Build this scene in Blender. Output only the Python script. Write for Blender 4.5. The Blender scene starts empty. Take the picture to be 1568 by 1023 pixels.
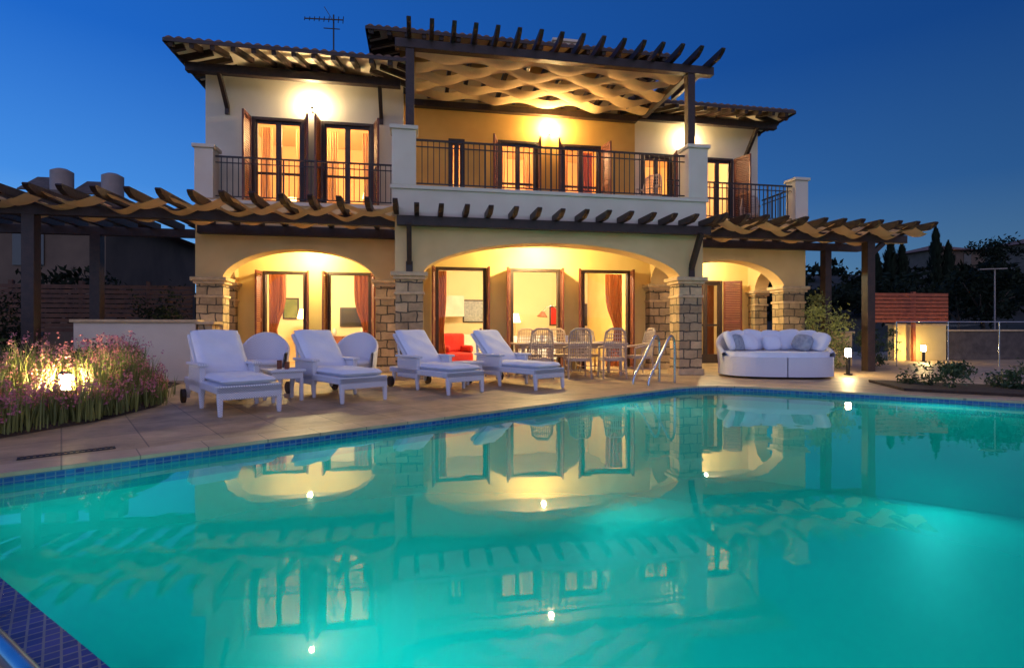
import bpy, math, random
from mathutils import Vector, Euler
random.seed(7)
scene=bpy.context.scene
R=random.random
def U(a,b): return a+(b-a)*random.random()

# ------------------------------------------------------------ mesh builder
class MB:
    def __init__(s): s.v=[];s.f=[];s.sm=[]
    def add(s,vs,fs,sm=False):
        n=len(s.v); s.v+=[tuple(v) for v in vs]; s.f+=[tuple(i+n for i in f) for f in fs]; s.sm+=[sm]*len(fs)
    def box(s,x0,x1,y0,y1,z0,z1):
        s.add([(x0,y0,z0),(x1,y0,z0),(x1,y1,z0),(x0,y1,z0),(x0,y0,z1),(x1,y0,z1),(x1,y1,z1),(x0,y1,z1)],
              [(0,3,2,1),(4,5,6,7),(0,1,5,4),(1,2,6,5),(2,3,7,6),(3,0,4,7)])
    def beam(s,a,b,w,h,w2=None,h2=None):
        a=Vector(a);b=Vector(b);d=(b-a).normalized()
        up=Vector((0,0,1)) if abs(d.z)<.98 else Vector((0,1,0))
        r=d.cross(up).normalized();u=r.cross(d)
        w2=w if w2 is None else w2;h2=h if h2 is None else h2
        vs=[]
        for p,ww,hh in((a,w,h),(b,w2,h2)):
            for i,j in((-1,-1),(1,-1),(1,1),(-1,1)): vs.append(p+r*(i*ww/2)+u*(j*hh/2))
        s.add(vs,[(0,1,2,3),(7,6,5,4),(0,4,5,1),(1,5,6,2),(2,6,7,3),(3,7,4,0)])
    def tube(s,pts,r,n=8,sm=True,r1=None):
        pts=[Vector(p) for p in pts];m=len(pts);vs=[];prev=None
        for i,p in enumerate(pts):
            d=(pts[min(i+1,m-1)]-pts[max(i-1,0)]).normalized()
            if prev is None:
                up=Vector((0,0,1)) if abs(d.z)<.95 else Vector((1,0,0))
                a=d.cross(up).normalized()
            else:
                a=(prev-d*prev.dot(d)).normalized()
            prev=a;b=d.cross(a)
            rr=r if r1 is None else r+(r1-r)*i/(m-1)
            for k in range(n):
                t=2*math.pi*k/n; vs.append(p+a*(math.cos(t)*rr)+b*(math.sin(t)*rr))
        fs=[]
        for i in range(m-1):
            for k in range(n):
                fs.append((i*n+k,i*n+(k+1)%n,(i+1)*n+(k+1)%n,(i+1)*n+k))
        s.add(vs,fs,sm)
        s.add(vs[:n],[tuple(range(n))]);s.add(vs[-n:],[tuple(range(n-1,-1,-1))])
    def prism(s,out,z0,z1,sm=False):
        n=len(out)
        vs=[(x,y,z0) for x,y in out]+[(x,y,z1) for x,y in out]
        s.add(vs,[tuple(range(n-1,-1,-1)),tuple(range(n,2*n))])
        s.add(vs,[(i,(i+1)%n,(i+1)%n+n,i+n) for i in range(n)],sm)
    def ell(s,c,rx,ry,rz,p=1.0,n=12,m=8,rot=None):
        vs=[]
        f=lambda a:math.copysign(abs(a)**p,a)
        for i in range(m+1):
            ph=-math.pi/2+math.pi*i/m
            for k in range(n):
                th=2*math.pi*k/n
                v=Vector((rx*f(math.cos(ph)*math.cos(th)),ry*f(math.cos(ph)*math.sin(th)),rz*f(math.sin(ph))))
                if rot: v.rotate(rot)
                vs.append(Vector(c)+v)
        s.add(vs,[(i*n+k,i*n+(k+1)%n,(i+1)*n+(k+1)%n,(i+1)*n+k) for i in range(m) for k in range(n)],True)
    def obj(s,name,mat,parent=None,bevel=0,seg=2):
        me=bpy.data.meshes.new(name);me.from_pydata(s.v,[],s.f);me.update()
        me.polygons.foreach_set('use_smooth',s.sm)
        o=bpy.data.objects.new(name,me);scene.collection.objects.link(o)
        me.materials.append(mat)
        if parent: o.parent=parent
        if bevel:
            b=o.modifiers.new('bevel','BEVEL');b.width=bevel;b.segments=seg;b.limit_method='ANGLE'
        return o
def empty(name,loc=(0,0,0),rz=0):
    o=bpy.data.objects.new(name,None);scene.collection.objects.link(o);o.location=loc;o.rotation_euler=(0,0,rz);return o

# ------------------------------------------------------------ materials
def base(name):
    m=bpy.data.materials.new(name);m.use_nodes=True;nt=m.node_tree
    return m,nt,nt.nodes['Principled BSDF']
def N(nt,t,**k):
    n=nt.nodes.new(t)
    for a,b in k.items(): setattr(n,a,b)
    return n
def pm(name,c1,c2=None,scale=4,rough=.7,bump=0,bscale=40,metal=0,spec=.5,detail=6):
    m,nt,b=base(name);L=nt.links
    tc=N(nt,'ShaderNodeTexCoord')
    if c2 is None: c2=tuple(x*.8 for x in c1)
    no=N(nt,'ShaderNodeTexNoise');no.inputs['Scale'].default_value=scale;no.inputs['Detail'].default_value=detail
    L.new(tc.outputs['Object'],no.inputs['Vector'])
    r=N(nt,'ShaderNodeValToRGB');r.color_ramp.elements[0].position=.3;r.color_ramp.elements[1].position=.7
    r.color_ramp.elements[0].color=(*c2,1);r.color_ramp.elements[1].color=(*c1,1)
    L.new(no.outputs['Fac'],r.inputs[0]);L.new(r.outputs[0],b.inputs['Base Color'])
    b.inputs['Roughness'].default_value=rough;b.inputs['Metallic'].default_value=metal
    b.inputs['Specular IOR Level'].default_value=spec
    if bump:
        n2=N(nt,'ShaderNodeTexNoise');n2.inputs['Scale'].default_value=bscale;n2.inputs['Detail'].default_value=4
        L.new(tc.outputs['Object'],n2.inputs['Vector'])
        bp=N(nt,'ShaderNodeBump');bp.inputs['Strength'].default_value=bump;bp.inputs['Distance'].default_value=.02
        L.new(n2.outputs['Fac'],bp.inputs['Height']);L.new(bp.outputs[0],b.inputs['Normal'])
    return m
def brick(name,c1,c2,mortar,w,h,ms,mode='wall',offset=.5,rough=.8,bump=.5,nz=.5,spec=.4,squash=1.0,warp=0):
    m,nt,b=base(name);L=nt.links
    tc=N(nt,'ShaderNodeTexCoord');sp=N(nt,'ShaderNodeSeparateXYZ');L.new(tc.outputs['Object'],sp.inputs[0])
    cb=N(nt,'ShaderNodeCombineXYZ')
    if mode=='wall':
        a=N(nt,'ShaderNodeMath',operation='ADD');L.new(sp.outputs[0],a.inputs[0]);L.new(sp.outputs[1],a.inputs[1])
        L.new(a.outputs[0],cb.inputs[0]);L.new(sp.outputs[2],cb.inputs[1])
    elif mode=='wallx':
        L.new(sp.outputs[0],cb.inputs[0]);L.new(sp.outputs[2],cb.inputs[1])
    elif mode=='floor':
        L.new(sp.outputs[0],cb.inputs[0]);L.new(sp.outputs[1],cb.inputs[1])
    br=N(nt,'ShaderNodeTexBrick');br.offset=offset;br.squash=squash
    vec=cb.outputs[0]
    if mode=='floor' :
        mp=N(nt,'ShaderNodeMapping');mp.inputs['Rotation'].default_value=(0,0,math.radians(-30.5));L.new(vec,mp.inputs[0]);vec=mp.outputs[0]
    if warp:
        wn=N(nt,'ShaderNodeTexNoise');wn.inputs['Scale'].default_value=5;wn.inputs['Detail'].default_value=2;L.new(tc.outputs['Object'],wn.inputs['Vector'])
        ws=N(nt,'ShaderNodeVectorMath',operation='SCALE');ws.inputs['Scale'].default_value=warp;L.new(wn.outputs['Color'],ws.inputs[0])
        wa=N(nt,'ShaderNodeVectorMath',operation='ADD');L.new(vec,wa.inputs[0]);L.new(ws.outputs[0],wa.inputs[1]);vec=wa.outputs[0]
    L.new(vec,br.inputs['Vector'])
    br.inputs['Color1'].default_value=(*c1,1);br.inputs['Color2'].default_value=(*c2,1);br.inputs['Mortar'].default_value=(*mortar,1)
    br.inputs['Scale'].default_value=1;br.inputs['Brick Width'].default_value=w;br.inputs['Row Height'].default_value=h
    br.inputs['Mortar Size'].default_value=ms;br.inputs['Mortar Smooth'].default_value=.2
    no=N(nt,'ShaderNodeTexNoise');no.inputs['Scale'].default_value=2.5;no.inputs['Detail'].default_value=9;no.inputs['Roughness'].default_value=.65
    L.new(tc.outputs['Object'],no.inputs['Vector'])
    mr=N(nt,'ShaderNodeMapRange');mr.inputs['From Min'].default_value=.25;mr.inputs['From Max'].default_value=.75
    mr.inputs['To Min'].default_value=1-nz;mr.inputs['To Max'].default_value=1+nz*.3;L.new(no.outputs['Fac'],mr.inputs[0])
    mx=N(nt,'ShaderNodeVectorMath',operation='SCALE');L.new(br.outputs['Color'],mx.inputs[0]);L.new(mr.outputs[0],mx.inputs['Scale'])
    L.new(mx.outputs[0],b.inputs['Base Color'])
    b.inputs['Roughness'].default_value=rough;b.inputs['Specular IOR Level'].default_value=spec
    n2=N(nt,'ShaderNodeTexNoise');n2.inputs['Scale'].default_value=18;n2.inputs['Detail'].default_value=5;L.new(tc.outputs['Object'],n2.inputs['Vector'])
    mm=N(nt,'ShaderNodeMath',operation='MULTIPLY_ADD');L.new(br.outputs['Fac'],mm.inputs[0]);mm.inputs[1].default_value=-1.0;L.new(n2.outputs['Fac'],mm.inputs[2])
    bp=N(nt,'ShaderNodeBump');bp.inputs['Strength'].default_value=bump;bp.inputs['Distance'].default_value=.02
    L.new(mm.outputs[0],bp.inputs['Height']);L.new(bp.outputs[0],b.inputs['Normal'])
    return m
def weave(name,c,c2,sc=60,rough=.6):
    m,nt,b=base(name);L=nt.links
    tc=N(nt,'ShaderNodeTexCoord')
    ck=N(nt,'ShaderNodeTexChecker');ck.inputs['Scale'].default_value=sc;ck.inputs['Color1'].default_value=(*c,1);ck.inputs['Color2'].default_value=(*c2,1)
    L.new(tc.outputs['Object'],ck.inputs['Vector']);L.new(ck.outputs['Color'],b.inputs['Base Color'])
    bp=N(nt,'ShaderNodeBump');bp.inputs['Strength'].default_value=.5;bp.inputs['Distance'].default_value=.006
    L.new(ck.outputs['Fac'],bp.inputs['Height']);L.new(bp.outputs[0],b.inputs['Normal'])
    b.inputs['Roughness'].default_value=rough
    return m
def emis(name,c,s):
    m,nt,b=base(name)
    b.inputs['Base Color'].default_value=(*c,1);b.inputs['Emission Color'].default_value=(*c,1);b.inputs['Emission Strength'].default_value=s
    return m
def cloth(name,c,trans=.35,bump=.2):
    m,nt,b=base(name);L=nt.links
    tc=N(nt,'ShaderNodeTexCoord');no=N(nt,'ShaderNodeTexNoise');no.inputs['Scale'].default_value=7
    L.new(tc.outputs['Object'],no.inputs['Vector'])
    r=N(nt,'ShaderNodeValToRGB');r.color_ramp.elements[0].color=(*[x*.8 for x in c],1);r.color_ramp.elements[1].color=(*c,1)
    L.new(no.outputs['Fac'],r.inputs[0]);L.new(r.outputs[0],b.inputs['Base Color']);b.inputs['Roughness'].default_value=.9
    t=N(nt,'ShaderNodeBsdfTranslucent');L.new(r.outputs[0],t.inputs[0])
    mx=N(nt,'ShaderNodeMixShader');mx.inputs[0].default_value=trans
    L.new(b.outputs[0],mx.inputs[1]);L.new(t.outputs[0],mx.inputs[2]);L.new(mx.outputs[0],nt.nodes['Material Output'].inputs[0])
    return m

plaster=pm('cream_plaster',(.82,.57,.26),(.70,.47,.20),1.2,.85,.25,60)
plaster_w=pm('white_plaster',(.78,.67,.51),(.67,.57,.42),1.2,.85,.25,60)
plaster_y=pm('yellow_plaster',(.84,.64,.26),(.76,.56,.21),1.5,.85,.2,60)
ochre=pm('ochre_plaster',(.76,.41,.09),(.66,.34,.07),1.5,.85,.2,60)
inner_m=pm('interior_paint',(.86,.70,.45),(.82,.66,.42),1,.9)
inner_up=pm('bedroom_paint',(.84,.58,.32),(.80,.54,.28),1,.9)
wood=pm('dark_stained_wood',(.040,.018,.011),(.018,.009,.006),9,.5,.3,30)
wood_r=pm('red_brown_wood',(.20,.055,.025),(.12,.03,.014),9,.5,.2,30)
wood_f=pm('lit_fence_wood',(.42,.10,.035),(.28,.06,.022),7,.6,.2,30)  # brighter wood for the right fence, its lit look put into the colour
wood_b=pm('weathered_fence_wood',(.13,.055,.025),(.07,.03,.015),7,.7,.2,30)
stone=brick('rubble_stone',(.74,.52,.27),(.42,.29,.15),(.14,.11,.07),.34,.21,.016,'wall',.45,.9,1.0,.55,warp=.08)
cutstone=pm('cut_stone',(.70,.50,.27),(.52,.36,.19),8,.85,.4,40)
tile=pm('roof_tile',(.26,.14,.09),(.13,.07,.05),6,.85,.3,30)
deckm=brick('travertine_paving',(.58,.41,.235),(.48,.335,.19),(.24,.18,.12),.6,.6,.007,'floor',0,.48,.15,.55)
copm=brick('pool_coping_stone',(.60,.44,.27),(.53,.38,.23),(.26,.20,.14),.5,5,.006,'floor',0,.45,.12,.4)
mosaic=brick('blue_mosaic',(.01,.055,.30),(.02,.16,.42),(.10,.22,.35),.05,.035,.004,'wallx',0,.2,.2,.3)
mosaicf=brick('blue_mosaic_top',(.02,.03,.20),(.06,.07,.30),(.20,.20,.26),.045,.045,.004,'floor',0,.25,.2,.5)
basin=pm('pool_render',(.04,.58,.54),(.025,.42,.40),.5,.6)
iron=pm('wrought_iron',(.012,.010,.010),None,8,.45)
steel=pm('brushed_steel',(.55,.57,.6),(.45,.47,.5),10,.22,0,1,1)
canvas=cloth('woven_canvas',(.76,.50,.22),.25)
curtain=cloth('curtain_cloth',(.38,.12,.04),.35)
curtain_g=cloth('gold_curtain',(.75,.52,.25),.4)
wick_w=weave('white_wicker',(.80,.80,.84),(.60,.60,.66),70)
wick_t=weave('tan_wicker',(.62,.48,.36),(.38,.28,.20),70)
cush=pm('white_cushion',(.80,.82,.90),(.72,.74,.82),3,.9,.3,14)
cush_b=pm('grey_pattern_cushion',(.42,.45,.50),(.25,.28,.33),14,.9,.2,20)
red=pm('red_upholstery',(.6,.02,.015),(.45,.015,.01),4,.8)
soil=pm('garden_soil',(.07,.045,.028),(.035,.022,.014),8,.95,.8,25)
groundm=pm('dry_ground',(.05,.045,.028),(.025,.028,.015),.15,.95,.6,3)
grassm=pm('grass_blades',(.28,.30,.07),(.12,.15,.04),3,.6)
flower=pm('pink_flowers',(.70,.26,.26),(.42,.14,.24),12,.7)
leafm=pm('shrub_leaves',(.06,.10,.028),(.025,.05,.014),5,.55)
leafd=pm('dark_leaves',(.016,.024,.011),(.007,.012,.006),3,.85,spec=.15)
leafy=pm('olive_leaves',(.20,.22,.06),(.10,.13,.03),5,.6)
bark=pm('bark',(.09,.06,.04),(.05,.035,.02),10,.9,.6,25)
dark_screen=pm('tv_glass',(.02,.02,.025),None,3,.15)
white_paint=pm('white_paint',(.75,.74,.72),None,3,.5)
tankm=pm('tank_paint',(.32,.26,.22),(.25,.21,.18),3,.6)
darkwall=pm('dark_stone_wall',(.14,.11,.085),(.07,.055,.045),4,.9,.5,20)
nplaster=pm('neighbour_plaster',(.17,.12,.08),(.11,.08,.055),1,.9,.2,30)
warm=(1,.72,.36)
lampb=emis('bollard_glass',(1,.74,.32),560)
shade=emis('lampshade_lit',(1,.6,.25),8)
winlit=emis('lit_window',(1,.55,.2),1.6)

glass,nt,b=base('window_glass');nt.nodes.remove(b)
g=N(nt,'ShaderNodeBsdfGlossy');g.inputs['Roughness'].default_value=.01;t=N(nt,'ShaderNodeBsdfTransparent');f=N(nt,'ShaderNodeFresnel')
f.inputs[0].default_value=1.45;mx=N(nt,'ShaderNodeMixShader');nt.links.new(f.outputs[0],mx.inputs[0]);nt.links.new(t.outputs[0],mx.inputs[1]);nt.links.new(g.outputs[0],mx.inputs[2]);nt.links.new(mx.outputs[0],nt.nodes['Material Output'].inputs[0])
t.inputs[0].default_value=(.93,.95,.95,1)
# water
water,nt,b=base('pool_water_surface');nt.nodes.remove(b);L=nt.links
g=N(nt,'ShaderNodeBsdfGlossy');g.inputs['Roughness'].default_value=.02
t=N(nt,'ShaderNodeBsdfTransparent');t.inputs[0].default_value=(.05,.86,.82,1)
tr=N(nt,'ShaderNodeBsdfTranslucent');tr.inputs[0].default_value=(.005,.66,.62,1)
m1=N(nt,'ShaderNodeMixShader');m1.inputs[0].default_value=.42;L.new(t.outputs[0],m1.inputs[1]);L.new(tr.outputs[0],m1.inputs[2])
f=N(nt,'ShaderNodeFresnel');f.inputs[0].default_value=1.45
m2=N(nt,'ShaderNodeMixShader');L.new(f.outputs[0],m2.inputs[0]);L.new(m1.outputs[0],m2.inputs[1]);L.new(g.outputs[0],m2.inputs[2])
L.new(m2.outputs[0],nt.nodes['Material Output'].inputs[0])
tc=N(nt,'ShaderNodeTexCoord');no=N(nt,'ShaderNodeTexNoise');no.inputs['Scale'].default_value=2.0;no.inputs['Detail'].default_value=2;L.new(tc.outputs['Object'],no.inputs['Vector'])
bp=N(nt,'ShaderNodeBump');bp.inputs['Strength'].default_value=.05;bp.inputs['Distance'].default_value=.03;L.new(no.outputs['Fac'],bp.inputs['Height'])
L.new(bp.outputs[0],g.inputs['Normal']);L.new(bp.outputs[0],f.inputs['Normal'])

def point(name,loc,p,r=.08,c=warm,parent=None):
    l=bpy.data.lights.new(name,'POINT');l.energy=p;l.shadow_soft_size=r;l.color=c
    o=bpy.data.objects.new(name,l);o.location=loc;scene.collection.objects.link(o)
    if parent:o.parent=parent
    return o

# ------------------------------------------------------------ world
w=bpy.data.worlds.new('World');scene.world=w;w.use_nodes=True;nt=w.node_tree;L=nt.links
bg=nt.nodes['Background'];bg.inputs[1].default_value=1
tc=N(nt,'ShaderNodeTexCoord');sp=N(nt,'ShaderNodeSeparateXYZ');L.new(tc.outputs['Generated'],sp.inputs[0])
rp=N(nt,'ShaderNodeValToRGB');L.new(sp.outputs[2],rp.inputs[0]);cr=rp.color_ramp
cols=[(0,(.26,.46,.70)),(.10,(.14,.36,.68)),(.22,(.045,.215,.62)),(.42,(.009,.11,.48)),(1,(.004,.045,.22))]
cr.elements[0].position=0;cr.elements[0].color=(*cols[0][1],1);cr.elements[1].position=1;cr.elements[1].color=(*cols[-1][1],1)
for p,c in cols[1:-1]:
    e=cr.elements.new(p);e.color=(*c,1)
az=N(nt,'ShaderNodeMapRange');az.inputs['From Min'].default_value=-.75;az.inputs['From Max'].default_value=.85;az.inputs['To Min'].default_value=1.35;az.inputs['To Max'].default_value=.40
L.new(sp.outputs[0],az.inputs[0])
s1=N(nt,'ShaderNodeVectorMath',operation='SCALE');L.new(rp.outputs[0],s1.inputs[0]);L.new(az.outputs[0],s1.inputs['Scale'])
gl=N(nt,'ShaderNodeMapRange');gl.inputs['From Min'].default_value=.1;gl.inputs['From Max'].default_value=-1;gl.inputs['To Min'].default_value=0;gl.inputs['To Max'].default_value=1  # added fill: unseen sky behind the camera brightened to light camera-facing surfaces
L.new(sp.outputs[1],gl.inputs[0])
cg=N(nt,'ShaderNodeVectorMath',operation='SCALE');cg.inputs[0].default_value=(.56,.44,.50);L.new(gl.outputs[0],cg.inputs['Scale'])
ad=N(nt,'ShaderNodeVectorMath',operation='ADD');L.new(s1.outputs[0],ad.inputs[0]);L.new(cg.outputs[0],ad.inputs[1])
sky=N(nt,'ShaderNodeTexSky',sky_type='NISHITA');sky.sun_disc=False;sky.sun_elevation=math.radians(-3);sky.sun_rotation=math.radians(200)
s3=N(nt,'ShaderNodeVectorMath',operation='SCALE');L.new(sky.outputs[0],s3.inputs[0]);s3.inputs['Scale'].default_value=.05
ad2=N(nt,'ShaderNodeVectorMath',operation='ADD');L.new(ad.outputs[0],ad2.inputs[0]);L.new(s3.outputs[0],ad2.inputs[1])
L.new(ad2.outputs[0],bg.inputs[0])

# ------------------------------------------------------------ pool
A=Vector((5.39,9.4));u=Vector((.862,.508)).normalized();v=Vector((.73,-.68)).normalized()
Lc=Vector((-3.5,4.16));B=A+v*15;C=Lc+v*15
def rounded(corner,d1,d2,r,n=8):
    p0=corner-d1*r;p2=corner+d2*r;out=[]
    for i in range(n+1):
        t=i/n;out.append(p0*(1-t)**2+corner*2*t*(1-t)+p2*t*t)
    return out
poly=[]
def seg(a,b,n): return [a+(b-a)*(i/n) for i in range(1,n)]
poly+=[Lc]+seg(Lc,A-u*1.1,10)+rounded(A,u,v,1.1,10)+seg(A+v*1.1,B,12)+[B]+seg(B,C,8)+[C]+seg(C,Lc,12)
n=len(poly)
def offset(d):
    out=[]
    for i in range(n):
        a=poly[i-1];b_=poly[i];c=poly[(i+1)%n]
        n1=Vector((-(b_-a).y,(b_-a).x)).normalized();n2=Vector((-(c-b_).y,(c-b_).x)).normalized()
        m=(n1+n2);m=m/ (m.dot(n1)) if m.length>.1 else n1
        out.append(b_+m*d)
    return out
out35=offset(.32);inn=offset(-.02)
cen=sum(poly,Vector((0,0)))/n
def ring(mb,a,za,b_,zb):
    m=len(a)
    mb.add([(p.x,p.y,za) for p in a]+[(p.x,p.y,zb) for p in b_],[(i,(i+1)%m,(i+1)%m+m,i+m) for i in range(m)])
pool=empty('swimming_pool')
mb=MB();ring(mb,inn,.006,out35,.006);ring(mb,inn,.006,inn,-.025);ring(mb,inn,-.025,poly,-.025);ring(mb,out35,.006,out35,-.02);mb.obj('coping',copm,pool)
mb=MB();ring(mb,poly,0,poly,-.25);mb.obj('waterline_mosaic',mosaic,pool)
mb=MB();ring(mb,poly,-.25,poly,-1.7);mb.add([(p.x,p.y,-1.7) for p in poly],[tuple(range(n))]);mb.obj('basin',basin,pool)
WZ=-.085
mb=MB();mb.add([(p.x,p.y,WZ) for p in reversed(poly)],[tuple(range(n))]);wt=mb.obj('water',water)
nn=Vector((-v.y,v.x));nn=-nn if nn.dot(A-Lc)>0 else nn
mb=MB();a0=Lc-v*.2+nn*.0;b0=C
q=[a0-nn*.03,b0-nn*.03,b0+nn*.085,a0+nn*.085]
mb.prism([(p.x,p.y) for p in q],.008,.014);mb.obj('mosaic_edge_band',mosaicf,pool)
def uw(loc,d,p,name='underwater_light'):
    l=bpy.data.lights.new(name,'AREA');l.shape='DISK';l.size=.35;l.energy=p;l.color=(.80,1,.94)
    o=bpy.data.objects.new(name,l);o.location=(loc.x,loc.y,-.75);o.rotation_euler=Vector((d.x,d.y,-.15)).to_track_quat('-Z','Y').to_euler();scene.collection.objects.link(o);o.parent=pool
for k,e_ in ((1.2,12),(4.2,29),(7.2,38),(10.5,38)):
    uw(Lc+v*k-nn*.06,-nn,e_)
perp=Vector((u.y,-u.x))
uw(Lc+u*3.0+perp*.06,perp,13);uw(A-u*3.0+perp*.06,perp,31)
pv=Vector((v.y,-v.x));pv=-pv if pv.dot(-u)<0 else pv
uw(A+v*3.5+pv*.06,pv,46);uw(A+v*7.5+pv*.06,pv,42)

def rect_pt(p,x0=-14,x1=22,y0=-14,y1=24):
    d=(p-cen);ts=[]
    if d.x>0: ts.append((x1-cen.x)/d.x)
    elif d.x<0: ts.append((x0-cen.x)/d.x)
    if d.y>0: ts.append((y1-cen.y)/d.y)
    elif d.y<0: ts.append((y0-cen.y)/d.y)
    return cen+d*min(ts)
mb=MB();ring(mb,out35,0,[rect_pt(p) for p in poly],0);mb.obj('pool_terrace_paving',deckm)

# ground with hills
mb=MB();G=150;st=3;vs=[]
def gh(x,y):
    r=math.hypot(x,y)
    if -11<x<19 and -11<y<21: return -2.6
    ang=math.degrees(math.atan2(x,y))
    h=-.03
    if r>32:
        t=min(1,(r-32)/70);t=t*t*(3-2*t)
        H=8 if ang<20 else 10.5
        if abs(ang)>100:H=2
        h+=t*(H+2.0*math.sin(x*.045+1)+1.2*math.sin(y*.07+x*.03))
    return h
rng=list(range(-G,G+1,st));m=len(rng)
for y in rng:
    for x in rng: vs.append((x*1.0,y*1.0,gh(x,y)))
mb.add(vs,[(j*m+i,j*m+i+1,(j+1)*m+i+1,(j+1)*m+i) for j in range(m-1) for i in range(m-1)],True)
for s_ in ((-900,-900,900,-G),(-900,G,900,900),(-900,-G,-G,G),(G,-G,900,G)):
    mb.add([(s_[0],s_[1],2),(s_[2],s_[1],2),(s_[2],s_[3],2),(s_[0],s_[3],2)],[(0,1,2,3)])
mb.obj('ground',groundm)

# ------------------------------------------------------------ villa
villa=empty('villa')
def wall(mb,axis,u0,u1,z0,z1,t0,t1,ops=()):
    us=sorted(set([u0,u1]+[o[0] for o in ops]+[o[1] for o in ops]))
    for a,b_ in zip(us[:-1],us[1:]):
        o=[o for o in ops if o[0]<=a+1e-6 and o[1]>=b_-1e-6]
        segs=[(z0,z1)]
        if o:
            o=o[0];segs=[]
            if o[2]>z0+1e-6: segs.append((z0,o[2]))
            if o[3]<z1-1e-6: segs.append((o[3],z1))
        for za,zb in segs:
            if axis=='x': mb.box(a,b_,t0,t1,za,zb)
            else: mb.box(t0,t1,a,b_,za,zb)
def arch(mb,axis,u0,u1,o0,o1,zs,zc,zt,t0,t1,n=28):
    pts=[(u0,zs)]
    c=(o0+o1)/2;h=(o1-o0)/2
    for i in range(n+1):
        uu=c-h*math.cos(math.pi*i/n);x=(uu-c)/h
        pts.append((uu,zs+(zc-zs)*max(0,1-abs(x)**2.1)**.62))
    pts.append((u1,zs))
    P=(lambda a,t,z:(a,t,z)) if axis=='x' else (lambda a,t,z:(t,a,z))
    for (a,za),(b_,zb) in zip(pts[:-1],pts[1:]):
        mb.add([P(a,t0,za),P(b_,t0,zb),P(b_,t0,zt),P(a,t0,zt),P(a,t1,za),P(b_,t1,zb),P(b_,t1,zt),P(a,t1,zt)],
               [(0,1,2,3),(5,4,7,6),(0,4,5,1),(3,2,6,7)])
    mb.add([P(u0,t0,zs),P(u0,t1,zs),P(u0,t1,zt),P(u0,t0,zt),P(u1,t0,zs),P(u1,t1,zs),P(u1,t1,zt),P(u1,t0,zt)],[(0,1,2,3),(4,5,6,7)])
def arch_trim(mb,o0,o1,zs,zc,y,wd=.14,n=28):
    c=(o0+o1)/2;h=(o1-o0)/2;pr=None
    for i in range(n+1):
        uu=c-h*math.cos(math.pi*i/n);x=(uu-c)/h;z=zs+(zc-zs)*max(0,1-abs(x)**2.1)**.62
        hh=h+wd;u2=c+x*hh;z2=z+wd
        cur=((uu,y-.02,z+.001),(u2,y-.02,z2),(uu,y+.01,z+.001),(u2,y+.01,z2))
        if pr: mb.add([pr[0],cur[0],cur[1],pr[1],pr[2],cur[2],cur[3],pr[3]],[(0,1,2,3),(0,4,5,1),(3,2,6,7)])
        pr=cur
ZS=2.28
mb=MB()
arch(mb,'x',-.5,6.55,.1,5.95,ZS,2.97,3.45,11.4,11.9)
arch(mb,'x',-5.1,-.5,-4.5,-1.05,ZS,2.97,4.1,13.3,13.75)
arch(mb,'x',6.55,10.8,6.75,10.1,ZS,2.97,4.1,13.3,13.75)
arch(mb,'y',11.9,13.3,12.0,13.25,ZS,2.8,3.45,-.5,-.05)
arch(mb,'y',11.9,13.3,12.0,13.25,ZS,2.8,3.45,6.1,6.55)
arch(mb,'y',13.75,15.3,13.8,14.95,ZS,2.85,3.6,10.35,10.8)
arch(mb,'y',13.75,15.0,13.8,14.75,ZS,2.85,3.6,-5.1,-4.7)
mb.obj('arcade_walls',plaster,villa)
mb=MB()
arch_trim(mb,.1,5.95,ZS,2.97,11.4);arch_trim(mb,-4.5,-1.05,ZS,2.97,13.3);arch_trim(mb,6.75,10.1,ZS,2.97,13.3)
mb.obj('arch_mouldings',plaster,villa)
mb=MB()
mb.box(-.56,6.61,11.34,11.62,3.45,4.1);mb.box(-.56,-.30,11.62,13.3,3.45,4.1);mb.box(6.35,6.61,11.62,13.3,3.45,4.1)
mb.box(-.60,6.65,11.30,11.34,4.02,4.1)
mb.box(-5.14,-.56,13.26,13.3,4.0,4.08)
mb.box(6.62,10.84,13.26,13.3,4.0,4.08)
for x0,x1,y0,y1 in((-.56,-.06,11.3,11.72),(6.14,6.62,11.3,11.72),(-5.1,-4.7,13.24,13.64),(10.44,10.84,13.24,13.64)):
    mb.box(x0,x1,y0,y1,4.1,5.26);mb.box(x0-.045,x1+.045,y0-.045,y1+.045,5.26,5.34)
mb.obj('balcony_parapets',plaster_w,villa,.008)
mb=MB();mc=MB()
cols_=[(-.5,.1,11.4,11.9),(5.95,6.55,11.4,11.9),(-5.1,-4.5,13.3,13.75),(-1.05,-.5,13.3,13.75),(6.1,6.75,13.3,13.8),(10.1,10.8,13.3,13.8),
       (10.35,10.8,14.95,15.3),(-5.1,-4.7,14.75,15.0),(-.5,-.05,13.3,13.6)]
for x0,x1,y0,y1 in cols_:
    mb.box(x0+.01,x1-.01,y0+.01,y1-.01,0,2.12)
    mc.box(x0-.04,x1+.04,y0-.04,y1+.04,2.12,2.19);mc.box(x0-.09,x1+.09,y0-.09,y1+.09,2.19,2.279)
    mc.box(x0-.03,x1+.03,y0-.03,y1+.03,0.0,.14);mc.box(x0-.02,x1+.02,y0-.02,y1+.02,1.80,1.86)
mb.obj('stone_columns',stone,villa,.012);mc.obj('column_capitals',cutstone,villa,.012)
GD_L=[(-4.1,-3.0,0,2.62),(-2.45,-1.3,0,2.62)];GD_C=[(.42,1.72,0,2.66),(2.36,3.70,0,2.66),(4.30,5.66,0,2.66)];GD_R=[(8.35,9.45,0,2.6)]
mb=MB()
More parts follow.
